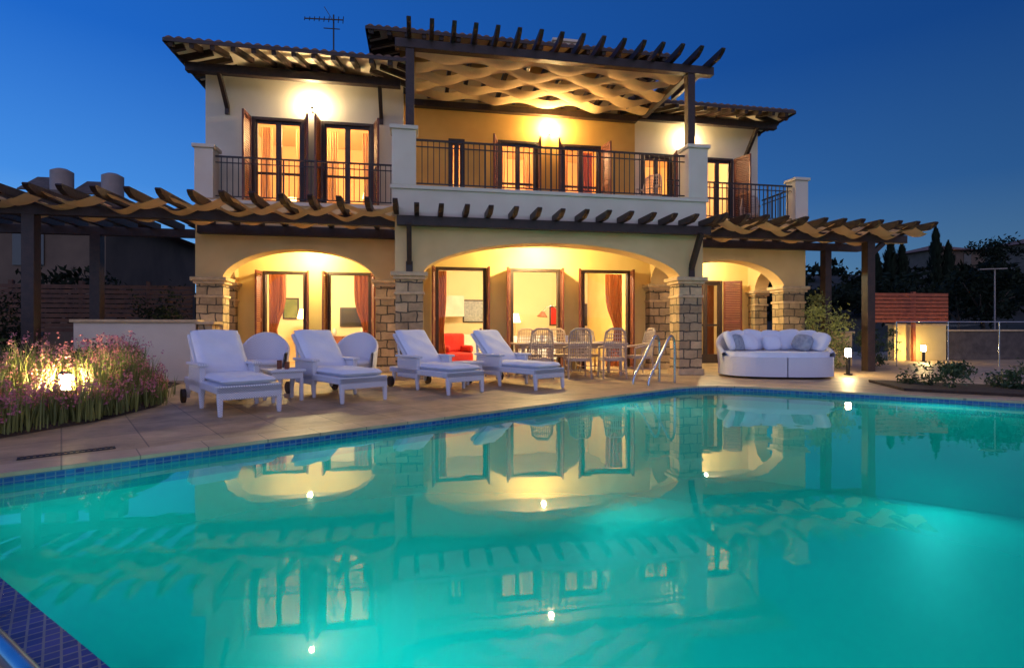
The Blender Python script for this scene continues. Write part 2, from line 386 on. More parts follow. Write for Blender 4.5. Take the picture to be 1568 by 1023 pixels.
wall(mb,'x',-5.1,-.3,0,3.2,15.0,15.25,GD_L);wall(mb,'x',-.3,6.25,0,3.2,13.6,13.85,GD_C);wall(mb,'x',6.25,10.8,0,3.2,15.3,15.55,GD_R)
wall(mb,'y',13.85,18.5,0,3.2,-.3,-.1);wall(mb,'y',13.85,18.5,0,3.2,6.05,6.25)
mb.obj('veranda_walls',plaster_y,villa)
mb=MB();wall(mb,'x',-5.1,10.8,0,8.0,18.5,18.75);wall(mb,'y',15.25,18.5,0,3.98,-5.1,-4.9);wall(mb,'y',15.55,18.5,0,3.98,10.6,10.8)
wall(mb,'y',14.3,18.5,3.98,7.3,-5.1,-4.9);wall(mb,'y',15.1,18.5,3.98,7.3,10.15,10.35)
mb.obj('outer_walls',plaster_w,villa)
mb=MB();mb.box(-5.08,-.5,13.75,18.5,3.2,3.98);mb.box(-.5,6.55,11.9,18.5,3.2,3.44);mb.box(-.28,6.33,11.63,18.5,3.46,3.98);mb.box(6.56,10.78,13.75,18.5,3.2,3.98)
mb.obj('floor_slabs',plaster_w,villa)
UD_L=[(-4.05,-2.82,3.98,6.3),(-2.42,-1.15,3.98,6.3)];UD_C=[(.78,1.22,3.98,6.2),(2.12,3.25,3.98,6.25),(3.92,5.08,3.98,6.25)];UD_R=[(6.5,7.5,3.98,6.3),(8.5,9.5,3.98,6.3)]
mb=MB();wall(mb,'x',-5.1,-.4,3.98,7.45,13.9,14.3,UD_L);wall(mb,'x',6.1,10.35,3.98,7.45,14.8,15.1,UD_R);mb.obj('upper_wing_walls',plaster_w,villa)
mb=MB();wall(mb,'x',-.5,6.1,3.98,8.6,14.3,14.55,UD_C);wall(mb,'y',14.55,18.5,3.98,8.6,-.5,-.3);wall(mb,'y',14.55,18.5,3.98,8.6,5.9,6.1);mb.obj('upper_centre_walls',ochre,villa)
mb=MB();mb.box(-4.9,-.5,14.3,18.5,7.1,7.2);mb.box(-.3,5.9,14.55,18.5,7.1,7.2);mb.box(6.1,10.15,15.1,18.5,7.1,7.2);mb.obj('upper_ceilings',inner_up,villa)
mb=MB()
for x0,x1 in((-4.9,-.31),(-.09,6.04),(6.26,10.6)):
    mb.box(x0,x1,18.4,18.48,.01,3.19)
mb.obj('interior_back_walls',inner_m,villa);mb=MB()
for x0,x1 in((-4.88,-.52),(-.28,5.88),(6.12,10.13)): mb.box(x0,x1,18.4,18.48,3.99,7.09)
mb.obj('bedroom_back_walls',inner_up,villa)

def roof(name,x0,x1,y0,y1,z,pitch=.30,tw=.2,amp=.055):
    run=min(x1-x0,y1-y0)/2
    mb=MB();sub=8
    def side(length,fn):
        k=int(length/tw);cols=k*sub;rows=5
        vs=[];fs=[];sk=[]
        for i in range(cols+1):
            s=length*i/cols;mr=min(s,length-s,run)
            wv=amp*abs(math.sin(math.pi*i/sub))
            for j in range(rows+1):
                d=mr*j/rows;vs.append(fn(s,d,z+d*pitch+wv))
            sk.append(fn(s,0,z+wv));sk.append(fn(s,.0,z-.03))
        for i in range(cols):
            for j in range(rows): a=i*(rows+1)+j;fs.append((a,a+rows+1,a+rows+2,a+1))
        mb.add(vs,fs,True);mb.add(sk,[(2*i,2*i+1,2*i+3,2*i+2) for i in range(cols)])
    side(x1-x0,lambda s,d,zz:(x0+s,y0+d,zz));side(x1-x0,lambda s,d,zz:(x1-s,y1-d,zz))
    side(y1-y0,lambda s,d,zz:(x0+d,y1-s,zz));side(y1-y0,lambda s,d,zz:(x1-d,y0+s,zz))
    mb.obj(name,tile,villa)
    sf=MB();rf=MB();e=.03;D=2.2
    sf.add([(x0+e,y0+e,z-.035),(x1-e,y0+e,z-.035),(x1-D,y0+D,z-.035+D*pitch),(x0+D,y0+D,z-.035+D*pitch)],[(0,1,2,3)])
    sf.add([(x0+e,y0+e,z-.035),(x0+D,y0+D,z-.035+D*pitch),(x0+D,y1-D,z-.035+D*pitch),(x0+e,y1-e,z-.035)],[(0,1,2,3)])
    sf.add([(x1-e,y0+e,z-.035),(x1-D,y0+D,z-.035+D*pitch),(x1-D,y1-D,z-.035+D*pitch),(x1-e,y1-e,z-.035)],[(0,1,2,3)])
    sf.obj(name+'_soffit',plaster_w,villa)
    x=x0+.12
    while x<x1-.05:
        d=min(x-x0,x1-x,1.9)
        if d>.1: rf.beam((x,y0+.02,z-.10),(x,y0+d,z-.10+d*pitch),.10,.12)
        x+=.42
    y=y0+.3
    while y<y1-.2:
        d=min(y-y0,y1-y,1.0)
        if d>.1:
            rf.beam((x0+.02,y,z-.10),(x0+d,y,z-.10+d*pitch),.10,.12);rf.beam((x1-.02,y,z-.10),(x1-d,y,z-.10+d*pitch),.10,.12)
        y+=.42
    rf.box(x0,x1,y0-.025,y0-.003,z-.08,z-.0);rf.box(x0-.025,x0-.003,y0,y1,z-.08,z);rf.box(x1+.003,x1+.025,y0,y1,z-.08,z)
    rf.obj(name+'_rafters',wood,villa)
roof('left_roof',-5.4,-.2,12.45,19.2,7.32)
roof('right_roof',5.6,10.6,13.45,19.2,7.30)
roof('centre_roof',-1.25,6.6,13.1,19.3,8.36)
mb=MB()
mb.box(-5.3,-.45,13.25,13.42,7.02,7.22);mb.box(6.15,10.5,14.1,14.26,7.02,7.22)
for x in(-4.6,-.95): mb.beam((x,13.33,7.05),(x,13.9,6.45),.09,.12);mb.beam((x,13.87,6.5),(x,13.87,6.3),.1,.06)
mb.beam((9.9,14.18,7.05),(9.9,14.8,6.3),.09,.12)
for x,y0 in((-.2,11.4),(6.25,11.4)): mb.beam((x,10.95,3.22),(x,y0,2.45),.10,.13);mb.box(x-.07,x+.07,y0-.06,y0-.02,2.2,2.5)
mb.obj('timber_brackets',wood,villa,.005)
mb=MB();mb.box(3.9,4.7,15.0,15.6,8.9,9.5);mb.box(3.84,4.76,14.94,15.66,9.5,9.57);mb.obj('chimney',plaster_w,villa)

frm=MB();gls=MB();sh=MB()
def shutter(hx,y,z0,z1,dx,dy,wd):
    d=Vector((dx,dy,0)).normalized();a=Vector((hx,y,0))
    p=lambda s,z:(a.x+d.x*s,a.y+d.y*s,z)
    sh.beam(p(.03,z0),p(.03,z1),.045,.05);sh.beam(p(wd-.03,z0),p(wd-.03,z1),.045,.05)
    for z in(z0+.04,(z0+z1)/2,z1-.04): sh.beam(p(.05,z),p(wd-.05,z),.045,.08)
    z=z0+.12
    while z<z1-.1:
        sh.beam(p(.05,z),p(wd-.05,z),.035,.012);sh.beam(p(.05,z+.02),p(wd-.05,z+.02),.012,.035);z+=.055
def door(o,y,leaf=True,shl=True,shr=True,sw=.5,cross=(),ang=80,angr=None):
    x0,x1,z0,z1=o;f_=.075
    frm.box(x0,x0+f_,y-.02,y+.14,z0,z1);frm.box(x1-f_,x1,y-.02,y+.14,z0,z1);frm.box(x0+f_,x1-f_,y-.02,y+.14,z1-f_,z1)
    if leaf:
        c=(x0+x1)/2
        frm.box(c-.065,c+.065,y+.03,y+.09,z0,z1-f_);frm.box(x0+f_,x0+f_+.05,y+.03,y+.09,z0,z1-f_);frm.box(x1-f_-.05,x1-f_,y+.03,y+.09,z0,z1-f_)
        for a,b_ in((x0+f_+.05,c-.065),(c+.065,x1-f_-.05)):
            frm.box(a,b_,y+.035,y+.085,z0,z0+.28);frm.box(a,b_,y+.035,y+.085,z1-f_-.07,z1-f_)
            for cz in cross: frm.box(a,b_,y+.045,y+.08,z0+cz-.03,z0+cz+.03)
            gls.add([(a,y+.06,z0+.28),(b_,y+.06,z0+.28),(b_,y+.06,z1-f_-.07),(a,y+.06,z1-f_-.07)],[(0,1,2,3)])
    else:
        gls.add([(x0+f_,y+.1,z0),(x1-f_,y+.1,z0),(x1-f_,y+.1,z1-f_),(x0+f_,y+.1,z1-f_)],[(0,1,2,3)])
    r=math.radians(ang);rr=math.radians(angr if angr is not None else ang)
    if shl: shutter(x0-.02,y-.04,z0+.02,z1-.02,-math.cos(r),-math.sin(r),sw)
    if shr: shutter(x1+.02,y-.04,z0+.02,z1-.02,math.cos(rr),-math.sin(rr),sw)
for o in UD_L: door(o,13.9,cross=(.95,),ang=86,angr=72,sw=.48)
door(UD_C[0],14.3,True,False,False)
door(UD_C[1],14.3,ang=72,angr=98,cross=(1.1,));door(UD_C[2],14.3,ang=70,angr=80,cross=(1.1,))
door(UD_R[0],14.8,True,False,True,ang=65,angr=104,cross=(1.1,));door(UD_R[1],14.8,True,True,True,ang=60,angr=72,cross=(1.1,),sw=.6)
for o in GD_L: door(o,15.0,False,ang=86,angr=74,sw=.42)
door(GD_C[0],13.6,False,ang=80,angr=91,sw=.45);door(GD_C[1],13.6,False,ang=72,angr=99,sw=.45);door(GD_C[2],13.6,False,ang=66,angr=104,sw=.45)
for o in GD_R: door(o,15.3,True,ang=30,sw=.55,cross=(1.2,))
frm.obj('door_frames',wood,villa,.004);gls.obj('door_glass',glass,villa);sh.obj('louvred_shutters',wood_r,villa)
def curt(mb,x0,x1,y,z0,z1,gather=.0,ph=0):
    n_=40;rows=10;vs=[]
    for j in range(rows+1):
        t=j/rows;z=z1+(z0-z1)*t
        for i in range(n_+1):
            s=i/n_;k=abs(gather)*.6*math.exp(-((t-.62)/.2)**2)
            x=x0+(x1-x0)*s*(1-k) if gather>=0 else x1-(x1-x0)*(1-s)*(1-k)
            vs.append((x,y+.035*math.sin(s*26+ph)+.01*math.sin(s*60+t*3),z))
    mb.add(vs,[(j*(n_+1)+i,j*(n_+1)+i+1,(j+1)*(n_+1)+i+1,(j+1)*(n_+1)+i) for j in range(rows) for i in range(n_)],True)
mb=MB();mg=MB()
curt(mb,-4.05,-3.6,15.4,.03,2.6,.9);curt(mb,-1.8,-1.35,15.4,.03,2.6,-.9)
curt(mb,.5,.72,14.0,.03,2.6,.5);curt(mb,5.1,5.6,14.0,.03,2.6,-.9)
curt(mb,4.6,4.98,14.75,4.02,6.2,-.4);curt(mb,6.55,6.8,15.25,4.02,6.2,.4);curt(mb,9.0,9.42,15.7,.03,2.5,-.3)
curt(mg,-3.98,-3.7,14.45,4.02,6.25,.3);curt(mg,-3.15,-2.87,14.45,4.02,6.25,-.3);curt(mg,-2.36,-2.1,14.45,4.02,6.25,.3);curt(mg,-1.48,-1.2,14.45,4.02,6.25,-.3)
curt(mg,2.17,2.42,14.75,4.02,6.2,.3);curt(mg,2.95,3.2,14.75,4.02,6.2,-.3);curt(mg,3.97,4.22,14.75,4.02,6.2,.3);curt(mg,8.55,8.9,15.25,4.02,6.2,.3)
mb.obj('red_curtains',curtain,villa);mg.obj('gold_curtains',curtain_g,villa)

rl=MB()
def rail(a,b_,z0=4.12,z1=5.12):
    a=Vector(a);b_=Vector(b_);d=b_-a;Ln=d.length;dn=d/Ln
    p=lambda s,z:(a.x+dn.x*s,a.y+dn.y*s,z)
    rl.beam(p(0,z1),p(Ln,z1),.05,.035);rl.beam(p(0,z1-.14),p(Ln,z1-.14),.025,.022);rl.beam(p(0,z0+.07),p(Ln,z0+.07),.025,.025)
    k=round(Ln/.125)
    for i in range(1,k):
        s=Ln*i/k;big=(i%12==0);w_=.036 if big else .018
        rl.beam(p(s,z0 if big else z0+.07),p(s,z1),w_,w_)
rail((-.06,11.5),(6.14,11.5));rail((-4.7,13.4),(-.56,13.4));rail((6.64,13.4),(10.44,13.4))
rail((10.65,13.64),(10.65,15.0))
rl.obj('balcony_railings',iron,villa)
def lantern(x,y,z,mt):
    mb=MB();mb.box(x-.05,x+.05,y-.03,y,z-.14,z+.06);mb.tube([(x,y-.02,z-.1),(x,y-.12,z-.14),(x,y-.20,z-.08)],.012,6)
    mb.tube([(x,y-.20,z-.09),(x,y-.20,z-.06)],.05,10);mb.obj('lantern_bracket',iron,villa)
    mb=MB();mb.ell((x,y-.20,z+.01),.06,.06,.075,n=10,m=6);mb.obj('lantern_globe',mt,villa)
lantern(-2.61,13.9,6.62,emis('lamp_glass_white',(1,.78,.44),680));lantern(3.58,14.3,6.62,emis('lamp_glass_gold',(1,.70,.30),2000));lantern(7.95,14.8,6.72,emis('lamp_glass_small',(1,.76,.38),700))
vc=(1,.80,.38)
point('veranda_light',(3.0,12.6,3.05),380,.05,(1,.77,.33),villa);point('veranda_light',(-2.75,14.25,3.05),260,.05,vc,villa);point('veranda_light',(8.3,14.3,3.05),210,.05,(1,.88,.54),villa)
for p,e in(((-2.87,15.85,2.75),430),((2.17,14.45,2.8),340),((4.25,14.45,2.8),340),((7.2,16.3,2.7),110)): point('room_light',p,e,.15,(1,.79,.43),villa)
for p,e in(((-2.83,15.1,6.3),430),((1.80,15.4,6.3),240),((3.83,15.3,6.3),280),((8.6,15.9,6.3),210)): point('bedroom_light',p,e,.15,(1,.62,.27),villa)
mb=MB();mb.tube([(-2.35,15.4,8.0),(-2.35,15.4,9.85)],.022,6);mb.beam((-3.1,15.3,9.62),(-2.1,15.45,9.76),.025,.025)
for i in range(9):
    t=i/8;x=-3.1+t*1.0;y=15.3+t*.15;z=9.62+t*.14;l_=.06+.07*t;mb.tube([(x,y-l_*.5,z-l_),(x,y+l_*.5,z+l_)],.012,5)
mb.beam((-2.6,15.3,9.4),(-2.2,15.5,9.52),.02,.02);mb.beam((-2.6,15.4,10.05),(-2.35,15.4,9.65),.015,.015)
mb.obj('tv_antenna',iron,None)
arm=empty('red_armchair',(1.0,14.9,0),.3)
mb=MB();mb.box(-.4,.4,-.4,.4,.12,.42);mb.box(-.4,-.27,-.4,.4,.42,.62);mb.box(.27,.4,-.4,.4,.42,.62);mb.box(-.4,.4,.25,.42,.42,.95);mb.obj('upholstery',red,arm,.06,3)
mb=MB()
for x in(-.33,.33):
    for y in(-.33,.33): mb.box(x-.02,x+.02,y-.02,y+.02,0,.12)
mb.obj('legs',wood,arm)
def floor_lamp(x,y,h,z=0):
    e=empty('floor_lamp',(x,y,z));mb=MB();mb.tube([(0,0,0),(0,0,h)],.015,6);mb.tube([(0,0,0),(0,0,.02)],.15,14);mb.obj('stand',steel,e)
    mb=MB();mb.tube([(0,0,h),(0,0,h+.3)],.2,16,True,.13);mb.obj('shade',shade,e)
floor_lamp(-3.55,17.4,1.4);floor_lamp(3.2,17.6,1.3);floor_lamp(-3.4,15.2,.35,3.98);floor_lamp(2.5,15.6,.35,3.98);floor_lamp(-1.6,17.6,1.3,3.98)
def picture(x0,x1,z0,z1,mt,y=18.39):
    e=empty('framed_picture');mb=MB();mb.box(x0,x1,y-.04,y,z0,z1);mb.obj('frame',wood,e);mb=MB();mb.box(x0+.05,x1-.05,y-.045,y-.041,z0+.05,z1-.05);mb.obj('print',mt,e)
picture(-2.6,-1.7,1.15,1.8,dark_screen);picture(1.5,2.3,1.3,2.1,cush_b);picture(5.9,6.0,1.2,2.0,red);picture(-4.4,-3.9,1.4,2.1,leafy);picture(4.6,5.3,1.2,1.9,red);picture(-3.9,-3.2,5.3,6.0,red);picture(2.4,3.1,5.2,5.9,cush_b)
sofa=empty('interior_sofa',(4.0,16.6,0));mb=MB();mb.box(-1,1,-.45,.45,.1,.42);mb.box(-1,1,.2,.45,.42,.85);mb.box(-1,-.8,-.45,.45,.42,.6);mb.box(.8,1,-.45,.45,.42,.6);mb.obj('upholstery',cush,sofa,.05,3)
arc=empty('arc_lamp',(3.9,16.0,0));mb=MB();mb.tube([(.5,0,0),(.5,0,1.2),(.42,0,1.65),(.2,0,1.82),(0,0,1.75),(-.1,0,1.6)],.015,8);mb.tube([(.5,0,0),(.5,0,.04)],.16,16);mb.obj('arm',steel,arc);mb=MB();mb.tube([(-.1,0,1.62),(-.12,0,1.45)],.05,16,True,.17);mb.obj('shade',wood_r,arc)
kt=empty('sideboard',(-2.2,17.9,0));mb=MB();mb.box(-.9,.9,-.25,.25,.08,.85);mb.obj('cabinet',wood_r,kt,.01);mb=MB();mb.ell((.4,0,1.0),.1,.1,.15);mb.ell((-.5,0,.98),.07,.07,.13);mb.obj('vases',white_paint,kt)
kc=empty('kitchen_counter',(1.9,17.7,0));mb=MB();mb.box(-1.4,1.0,-.3,.3,.0,.9);mb.box(-1.4,-.4,.1,.4,1.5,2.2);mb.obj('cabinets',white_paint,kc,.01)

# ------------------------------------------------------------ pergolas
def rafter(mb,x,y0,y1,z,w_=.09,h=.16):
    x+=U(-.012,.012);z+=U(-.006,.006)
    pr=[(y1,z),(y1,z+h),(y0+.02,z+h),(y0,z+h-.03),(y0+.06,z+.07),(y0+.22,z)]
    k=len(pr);vs=[(x-w_/2,a,b_) for a,b_ in pr]+[(x+w_/2,a,b_) for a,b_ in pr]
    mb.add(vs,[tuple(range(k)),tuple(range(2*k-1,k-1,-1))]+[(i,i+k,(i+1)%k+k,(i+1)%k) for i in range(k)])
def weave_canvas(mb,xs,y0,y1,zc,sp,wd=.40,gap=.05,amp=.13,sag=.05):
    y=y0;row=0
    while y+wd<=y1+.01:
        ph=math.pi*row;vs=[];ns=10*(len(xs)-1);W=5
        am=[amp*U(.7,1.3) for _ in range(len(xs)+2)]
        for i in range(ns+1):
            x=xs[0]+(xs[-1]-xs[0])*i/ns;t=(x-xs[0])/sp
            q_=int(t);aa=am[min(q_,len(am)-2)]*(1-(t-q_))+am[min(q_+1,len(am)-1)]*(t-q_)
            z=zc+aa*math.cos(math.pi*t+ph)+.012*math.sin(x*3.1+row*2)
            for k in range(W):
                s=k/(W-1);vs.append((x,y+wd*s+.015*math.sin(x*2+row),z-sag*math.sin(math.pi*s)))
        mb.add(vs,[(i*W+k,i*W+k+1,(i+1)*W+k+1,(i+1)*W+k) for i in range(ns) for k in range(W-1)],True)
        y+=wd+gap;row+=1
pg=empty('pergola');mb=MB()
mb.box(-.28,-.10,11.44,11.62,5.34,7.05);mb.box(6.2,6.38,11.44,11.62,5.34,7.05)
mb.box(-.5,6.85,11.42,11.60,7.05,7.24);mb.box(-.2,6.1,14.10,14.28,6.95,7.12)
mb.box(-.27,-.12,11.6,14.1,7.05,7.2);mb.beam((6.3,11.6,7.13),(6.3,14.25,7.13),.14,.15)
xs=[-.2+.46*i for i in range(15)]
for x in xs: rafter(mb,x,10.85,14.28,7.24)
rafter(mb,6.75,10.85,13.3,7.24)
mb.obj('timbers',wood,pg,.006);mb=MB()
xs2=[-.08+.7*i for i in range(10)]
weave_canvas(mb,xs2,11.68,14.12,7.17,.70,.50,-.02,.07,.055);mb.obj('woven_canvas_shade',canvas,pg)
pg=empty('pergola');mb=MB()
mb.box(-10.2,-.45,11.62,11.78,3.28,3.48);mb.box(-4.99,-.55,13.1,13.26,3.26,3.48);mb.box(-10.2,-5.2,13.9,14.06,3.28,3.48)
mb.box(-7.52,-7.3,11.6,11.8,0,3.28);mb.box(-7.6,-7.38,13.88,14.08,0,3.28);mb.box(-10.1,-9.9,11.6,11.8,0,3.28)
xs=[-10.0+.53*i for i in range(19)]
for x in xs: rafter(mb,x,10.6,14.3 if x<-5.2 else 13.28,3.48,.10,.17)
mb.obj('timbers',wood,pg,.006);mb=MB();weave_canvas(mb,xs,10.95,13.1,3.49,.53,.42,.02,.09);mb.obj('woven_canvas_shade',canvas,pg)
pg=empty('pergola');mb=MB()
mb.box(-.45,6.6,11.12,11.28,3.22,3.42);mb.box(-.45,6.6,11.285,11.335,3.25,3.45)
for i in range(14): rafter(mb,-.05+.5*i,10.55,11.335,3.42,.10,.15)
mb.obj('timbers',wood,pg,.006)
pg=empty('pergola');mb=MB()
mb.box(6.62,12.4,11.62,11.78,3.28,3.48);mb.box(6.75,12.4,13.05,13.22,3.28,3.48)
mb.box(11.2,11.42,11.6,11.8,0,3.28);mb.box(11.22,11.42,13.04,13.24,0,3.28)
mb.beam((11.3,11.7,2.9),(11.75,11.7,3.28),.09,.12)
xs=[6.75+.5*i for i in range(12)]
for x in xs: rafter(mb,x,10.7,13.24,3.48,.10,.17)
mb.obj('timbers',wood,pg,.006);mb=MB();weave_canvas(mb,xs,10.95,13.1,3.49,.5,.42,.02,.09);mb.obj('woven_canvas_shade',canvas,pg)

# ------------------------------------------------------------ loungers
def lounger(x,y,rz):
    e=empty('sun_lounger',(x,y,0),rz)
    mb=MB()
    mb.box(0,.74,.0,1.95,.27,.37)
    mb.box(.0,.74,.0,.05,.20,.372)
    for a,b_ in((.0,.07),(.67,.74)):
        mb.box(a,b_,.95,1.65,.20,.56);mb.box(a-.03,b_+.03,.90,1.68,.56,.60)
    for px in(.03,.71):
        mb.beam((px,.04,.28),(px,.02,0),.07,.07,.05,.05);mb.beam((px,1.0,.25),(px,.97,0),.07,.07,.05,.05)
        mb.beam((px,1.8,.28),(px,1.86,.06),.07,.07,.05,.05)
    mb.beam((.37,1.22,.40),(.37,1.86,.97),.70,.06)
    mb.beam((.05,1.60,.30),(.05,1.70,.78),.04,.04);mb.beam((.69,1.60,.30),(.69,1.70,.78),.04,.04)
    mb.obj('wicker_frame',wick_w,e,.015)
    mb=MB()
    for px in(-.03,.77): mb.tube([(px-.025,1.84,.10),(px+.025,1.84,.10)],.10,18,False)
    mb.obj('wheels',wood,e)
    def cushion(p0,p1,wd,th,name):
        p0=Vector(p0);p1=Vector(p1);d=(p1-p0);Ln=d.length;d/=Ln;up=Vector((1,0,0)).cross(d);nx=14;ny=24;mb=MB();vs=[]
        s_=U(0,6)
        for side in(1,-1):
            for j in range(ny+1):
                for i in range(nx+1):
                    a=i/nx*2-1;b_=j/ny*2-1;e_=((1-abs(a)**6)*(1-abs(b_)**10))**.4
                    wob=.006*math.sin(a*4+b_*7+s_)*e_ if side>0 else 0
                    vs.append(p0+d*(Ln*j/ny)+Vector((a*wd/2,0,0))+up*(side*th/2*e_+wob))
        M=(nx+1)*(ny+1);fs=[]
        for j in range(ny):
            for i in range(nx):
                q_=j*(nx+1)+i;fs.append((q_,q_+1,q_+nx+2,q_+nx+1));fs.append((M+q_,M+q_+nx+1,M+q_+nx+2,M+q_+1))
        mb.add(vs,fs,True);mb.obj(name,cush,e)
    cushion((.37,.01,.42),(.37,1.22,.42),.64,.11,'seat_cushion');cushion((.37,1.19,.46),(.37,1.84,1.04),.64,.12,'back_cushion')
rz=math.atan2(.53,.85)
lounger(-2.36,6.80,rz);lounger(-1.08,7.72,rz+.03);lounger(.45,8.46,rz-.02);lounger(1.97,8.85,rz)
def side_table(x,y,rz,cups=True):
    e=empty('side_table',(x,y,0),rz);mb=MB();mb.box(-.25,.25,-.25,.25,.43,.47);mb.box(-.22,.22,-.22,.22,.33,.43)
    for a in(-.2,.2):
        for b_ in(-.2,.2): mb.box(a-.025,a+.025,b_-.025,b_+.025,0,.34)
    mb.obj('wicker_table',wick_w,e,.01)
    if cups:
        mb=MB();mb.tube([(-.05,0,.47),(-.05,0,.60)],.035,12);mb.tube([(.08,.05,.47),(.08,.05,.57)],.035,12);mb.tube([(.02,-.1,.47),(.02,-.1,.55)],.03,12);mb.obj('cups',wood_r,e)
side_table(-2.0,8.35,rz);side_table(.85,9.75,rz,False)
def tub(x,y,rz,name='wicker_armchair'):
    e=empty(name,(x,y,0),rz);mb=MB()
    mb.prism([(.30*math.cos(t),.30*math.sin(t)) for t in [2*math.pi*i/24 for i in range(24)]],.12,.38,True)
    vs=[];k=28
    for i in range(k+1):
        t=math.radians(-25+230*i/k);s=math.sin(max(0,min(math.pi,math.pi*(i/k))))
        h=.60+.38*s**1.5
        for r,z in((.36,.14),(.42,h),(.39,h+.03),(.355,h),(.31,.36)): vs.append((r*1.02*math.cos(t),r*math.sin(t),z))
    mb.add(vs,[(i*5+j,i*5+j+1,(i+1)*5+j+1,(i+1)*5+j) for i in range(k) for j in range(4)],True)
    for a in(-.24,.24):
        for b_ in(-.24,.24): mb.tube([(a,b_,.2),(a*1.15,b_*1.15,0)],.025,8)
    mb.obj('wicker_shell',wick_w,e);mb=MB();mb.ell((0,-.02,.43),.30,.30,.07,.6,20,8);mb.obj('seat_cushion',cush,e)
tub(-2.85,10.6,.2);tub(-1.2,10.5,-.15)
dt=empty('dining_table',(3.45,12.0,0));mb=MB();mb.box(-1.3,1.3,-.5,.5,.71,.75);mb.box(-1.2,1.2,-.42,.42,.62,.71)
for a in(-1.15,1.15):
    for b_ in(-.4,.4): mb.beam((a,b_,.65),(a,b_,0),.07,.07)
mb.obj('table_frame',wick_t,dt,.01)
mb=MB()
for a in(-.9,-.3,.3,.9):
    for b_ in(-.3,.3): mb.tube([(a,b_,.752),(a,b_,.765)],.13,18,True)
for a in(-.6,0,.6): mb.tube([(a,.1,.752),(a,.1,.92)],.03,10,True,.04)
mb.obj('tableware',white_paint,dt)
def dchair(x,y,rz,z0=0):
    e=empty('dining_chair',(x,y,z0),rz);mb=MB()
    mb.prism([(.26*math.copysign(abs(math.cos(t))**.6,math.cos(t)),.25*math.copysign(abs(math.sin(t))**.6,math.sin(t))) for t in [2*math.pi*i/20 for i in range(20)]],.38,.45)
    for a in(-.24,.24):
        mb.tube([(a,-.22,.62),(a,-.22,.4),(a*1.05,-.25,0)],.02,8);mb.tube([(a,.22,.45),(a*1.05,.27,0)],.02,8)
        mb.tube([(a,.22,.42),(a,.26,.75),(a*.85,.32,1.02)],.02,8)
        mb.tube([(a,-.22,.62),(a*1.15,-.1,.66),(a*1.12,.1,.67),(a,.25,.70)],.024,8)
        mb.tube([(a,-.2,.15),(a,.22,.15)],.012,6)
    mb.tube([(-.24*.85,.32,1.0),(-.12,.35,1.07),(.12,.35,1.07),(.24*.85,.32,1.0)],.024,8)
    mb.tube([(-.23,.26,.72),(.23,.26,.72)],.018,6);mb.tube([(-.22,-.22,.15),(.22,-.22,.15)],.012,6)
    for i in range(9):
        s=-.19+.38*i/8;mb.tube([(s,.235,.45),(s,.27,.73),(s*.9,.335,1.04)],.011,5)
    for z in(.52,.59,.66,.80,.88,.96):
        yy=.235+(z-.45)*.17;mb.tube([(-.21,yy,z),(.21,yy,z)],.010,5)
    mb.obj('woven_frame',wick_t,e)
for x,y in((2.6,11.2),(3.4,11.1),(4.18,11.05)): dchair(x,y,math.pi+U(-.12,.12))
for x in(2.7,3.45,4.2): dchair(x,12.78,U(-.1,.1))
dchair(5.1,11.75,-math.pi/2+.1);dchair(1.75,12.05,math.pi/2)
dchair(5.75,12.6,-.8,3.985);dchair(9.6,14.1,-.6,3.985)
db=empty('outdoor_daybed',(7.92,10.75,0),-.30)
def sup(a,b_,t,p=.75): return (a*math.copysign(abs(math.cos(t))**p,math.cos(t)),b_*math.copysign(abs(math.sin(t))**p,math.sin(t)))
mb=MB();DA=1.17
fullc=[sup(DA,.82,2*math.pi*i/56) for i in range(56)]
lefth=[p for p in fullc if p[0]<-.01];righth=[p for p in fullc if p[0]>.01]
righth.sort(key=lambda p:math.atan2(p[1],p[0]));lefth.sort(key=lambda p:math.atan2(p[1],-p[0]),reverse=True)
mb.prism([(.012,-.82)]+righth+[(.012,.82)],.05,.46);mb.prism([(-.012,.82)]+lefth+[(-.012,-.82)],.05,.46)
vs=[];k=40
for i in range(k+1):
    t=math.radians(-12+204*i/k);s=math.sin(math.pi*i/k)
    h=.52+.46*min(1,s*1.3)
    for sc,z in((1.0,.3),(1.04,h),(1.0,h+.035),(.95,h),(.92,.44)):
        p=sup(DA*sc,.82*sc,t);vs.append((p[0],p[1],z))
mb.add(vs,[(i*5+j,i*5+j+1,(i+1)*5+j+1,(i+1)*5+j) for i in range(k) for j in range(4)],True)
mb.obj('wicker_base',wick_w,db,.008)
mb=MB();mb.prism([(x*.93,y*.93) for x,y in fullc],.462,.57);mb.obj('seat_cushion',cush,db,.04,3)
mb=MB();mb2=MB()
for i,(x,y,rz_,sc) in enumerate([(-.93,.02,1.1,.95),(-.68,.36,.6,1.0),(-.3,.48,.2,1.05),(.12,.50,-.05,1.0),(.48,.44,-.3,1.05),(.78,.22,-.8,1.0),(.93,-.08,-1.2,.9),(-.78,.0,.9,.8),(-.48,.2,.5,.85),(.62,.02,-.9,.8),(.05,.28,.15,.75)]):
    m_=mb2 if i in(7,9) else mb
    m_.ell((x,y,.57+.24*sc),.27*sc,.10,.24*sc,.62,16,10,Euler((-.38+U(-.12,.12),U(-.15,.15),rz_)))
mb.obj('pillows',cush,db);mb2.obj('patterned_pillows',cush_b,db)

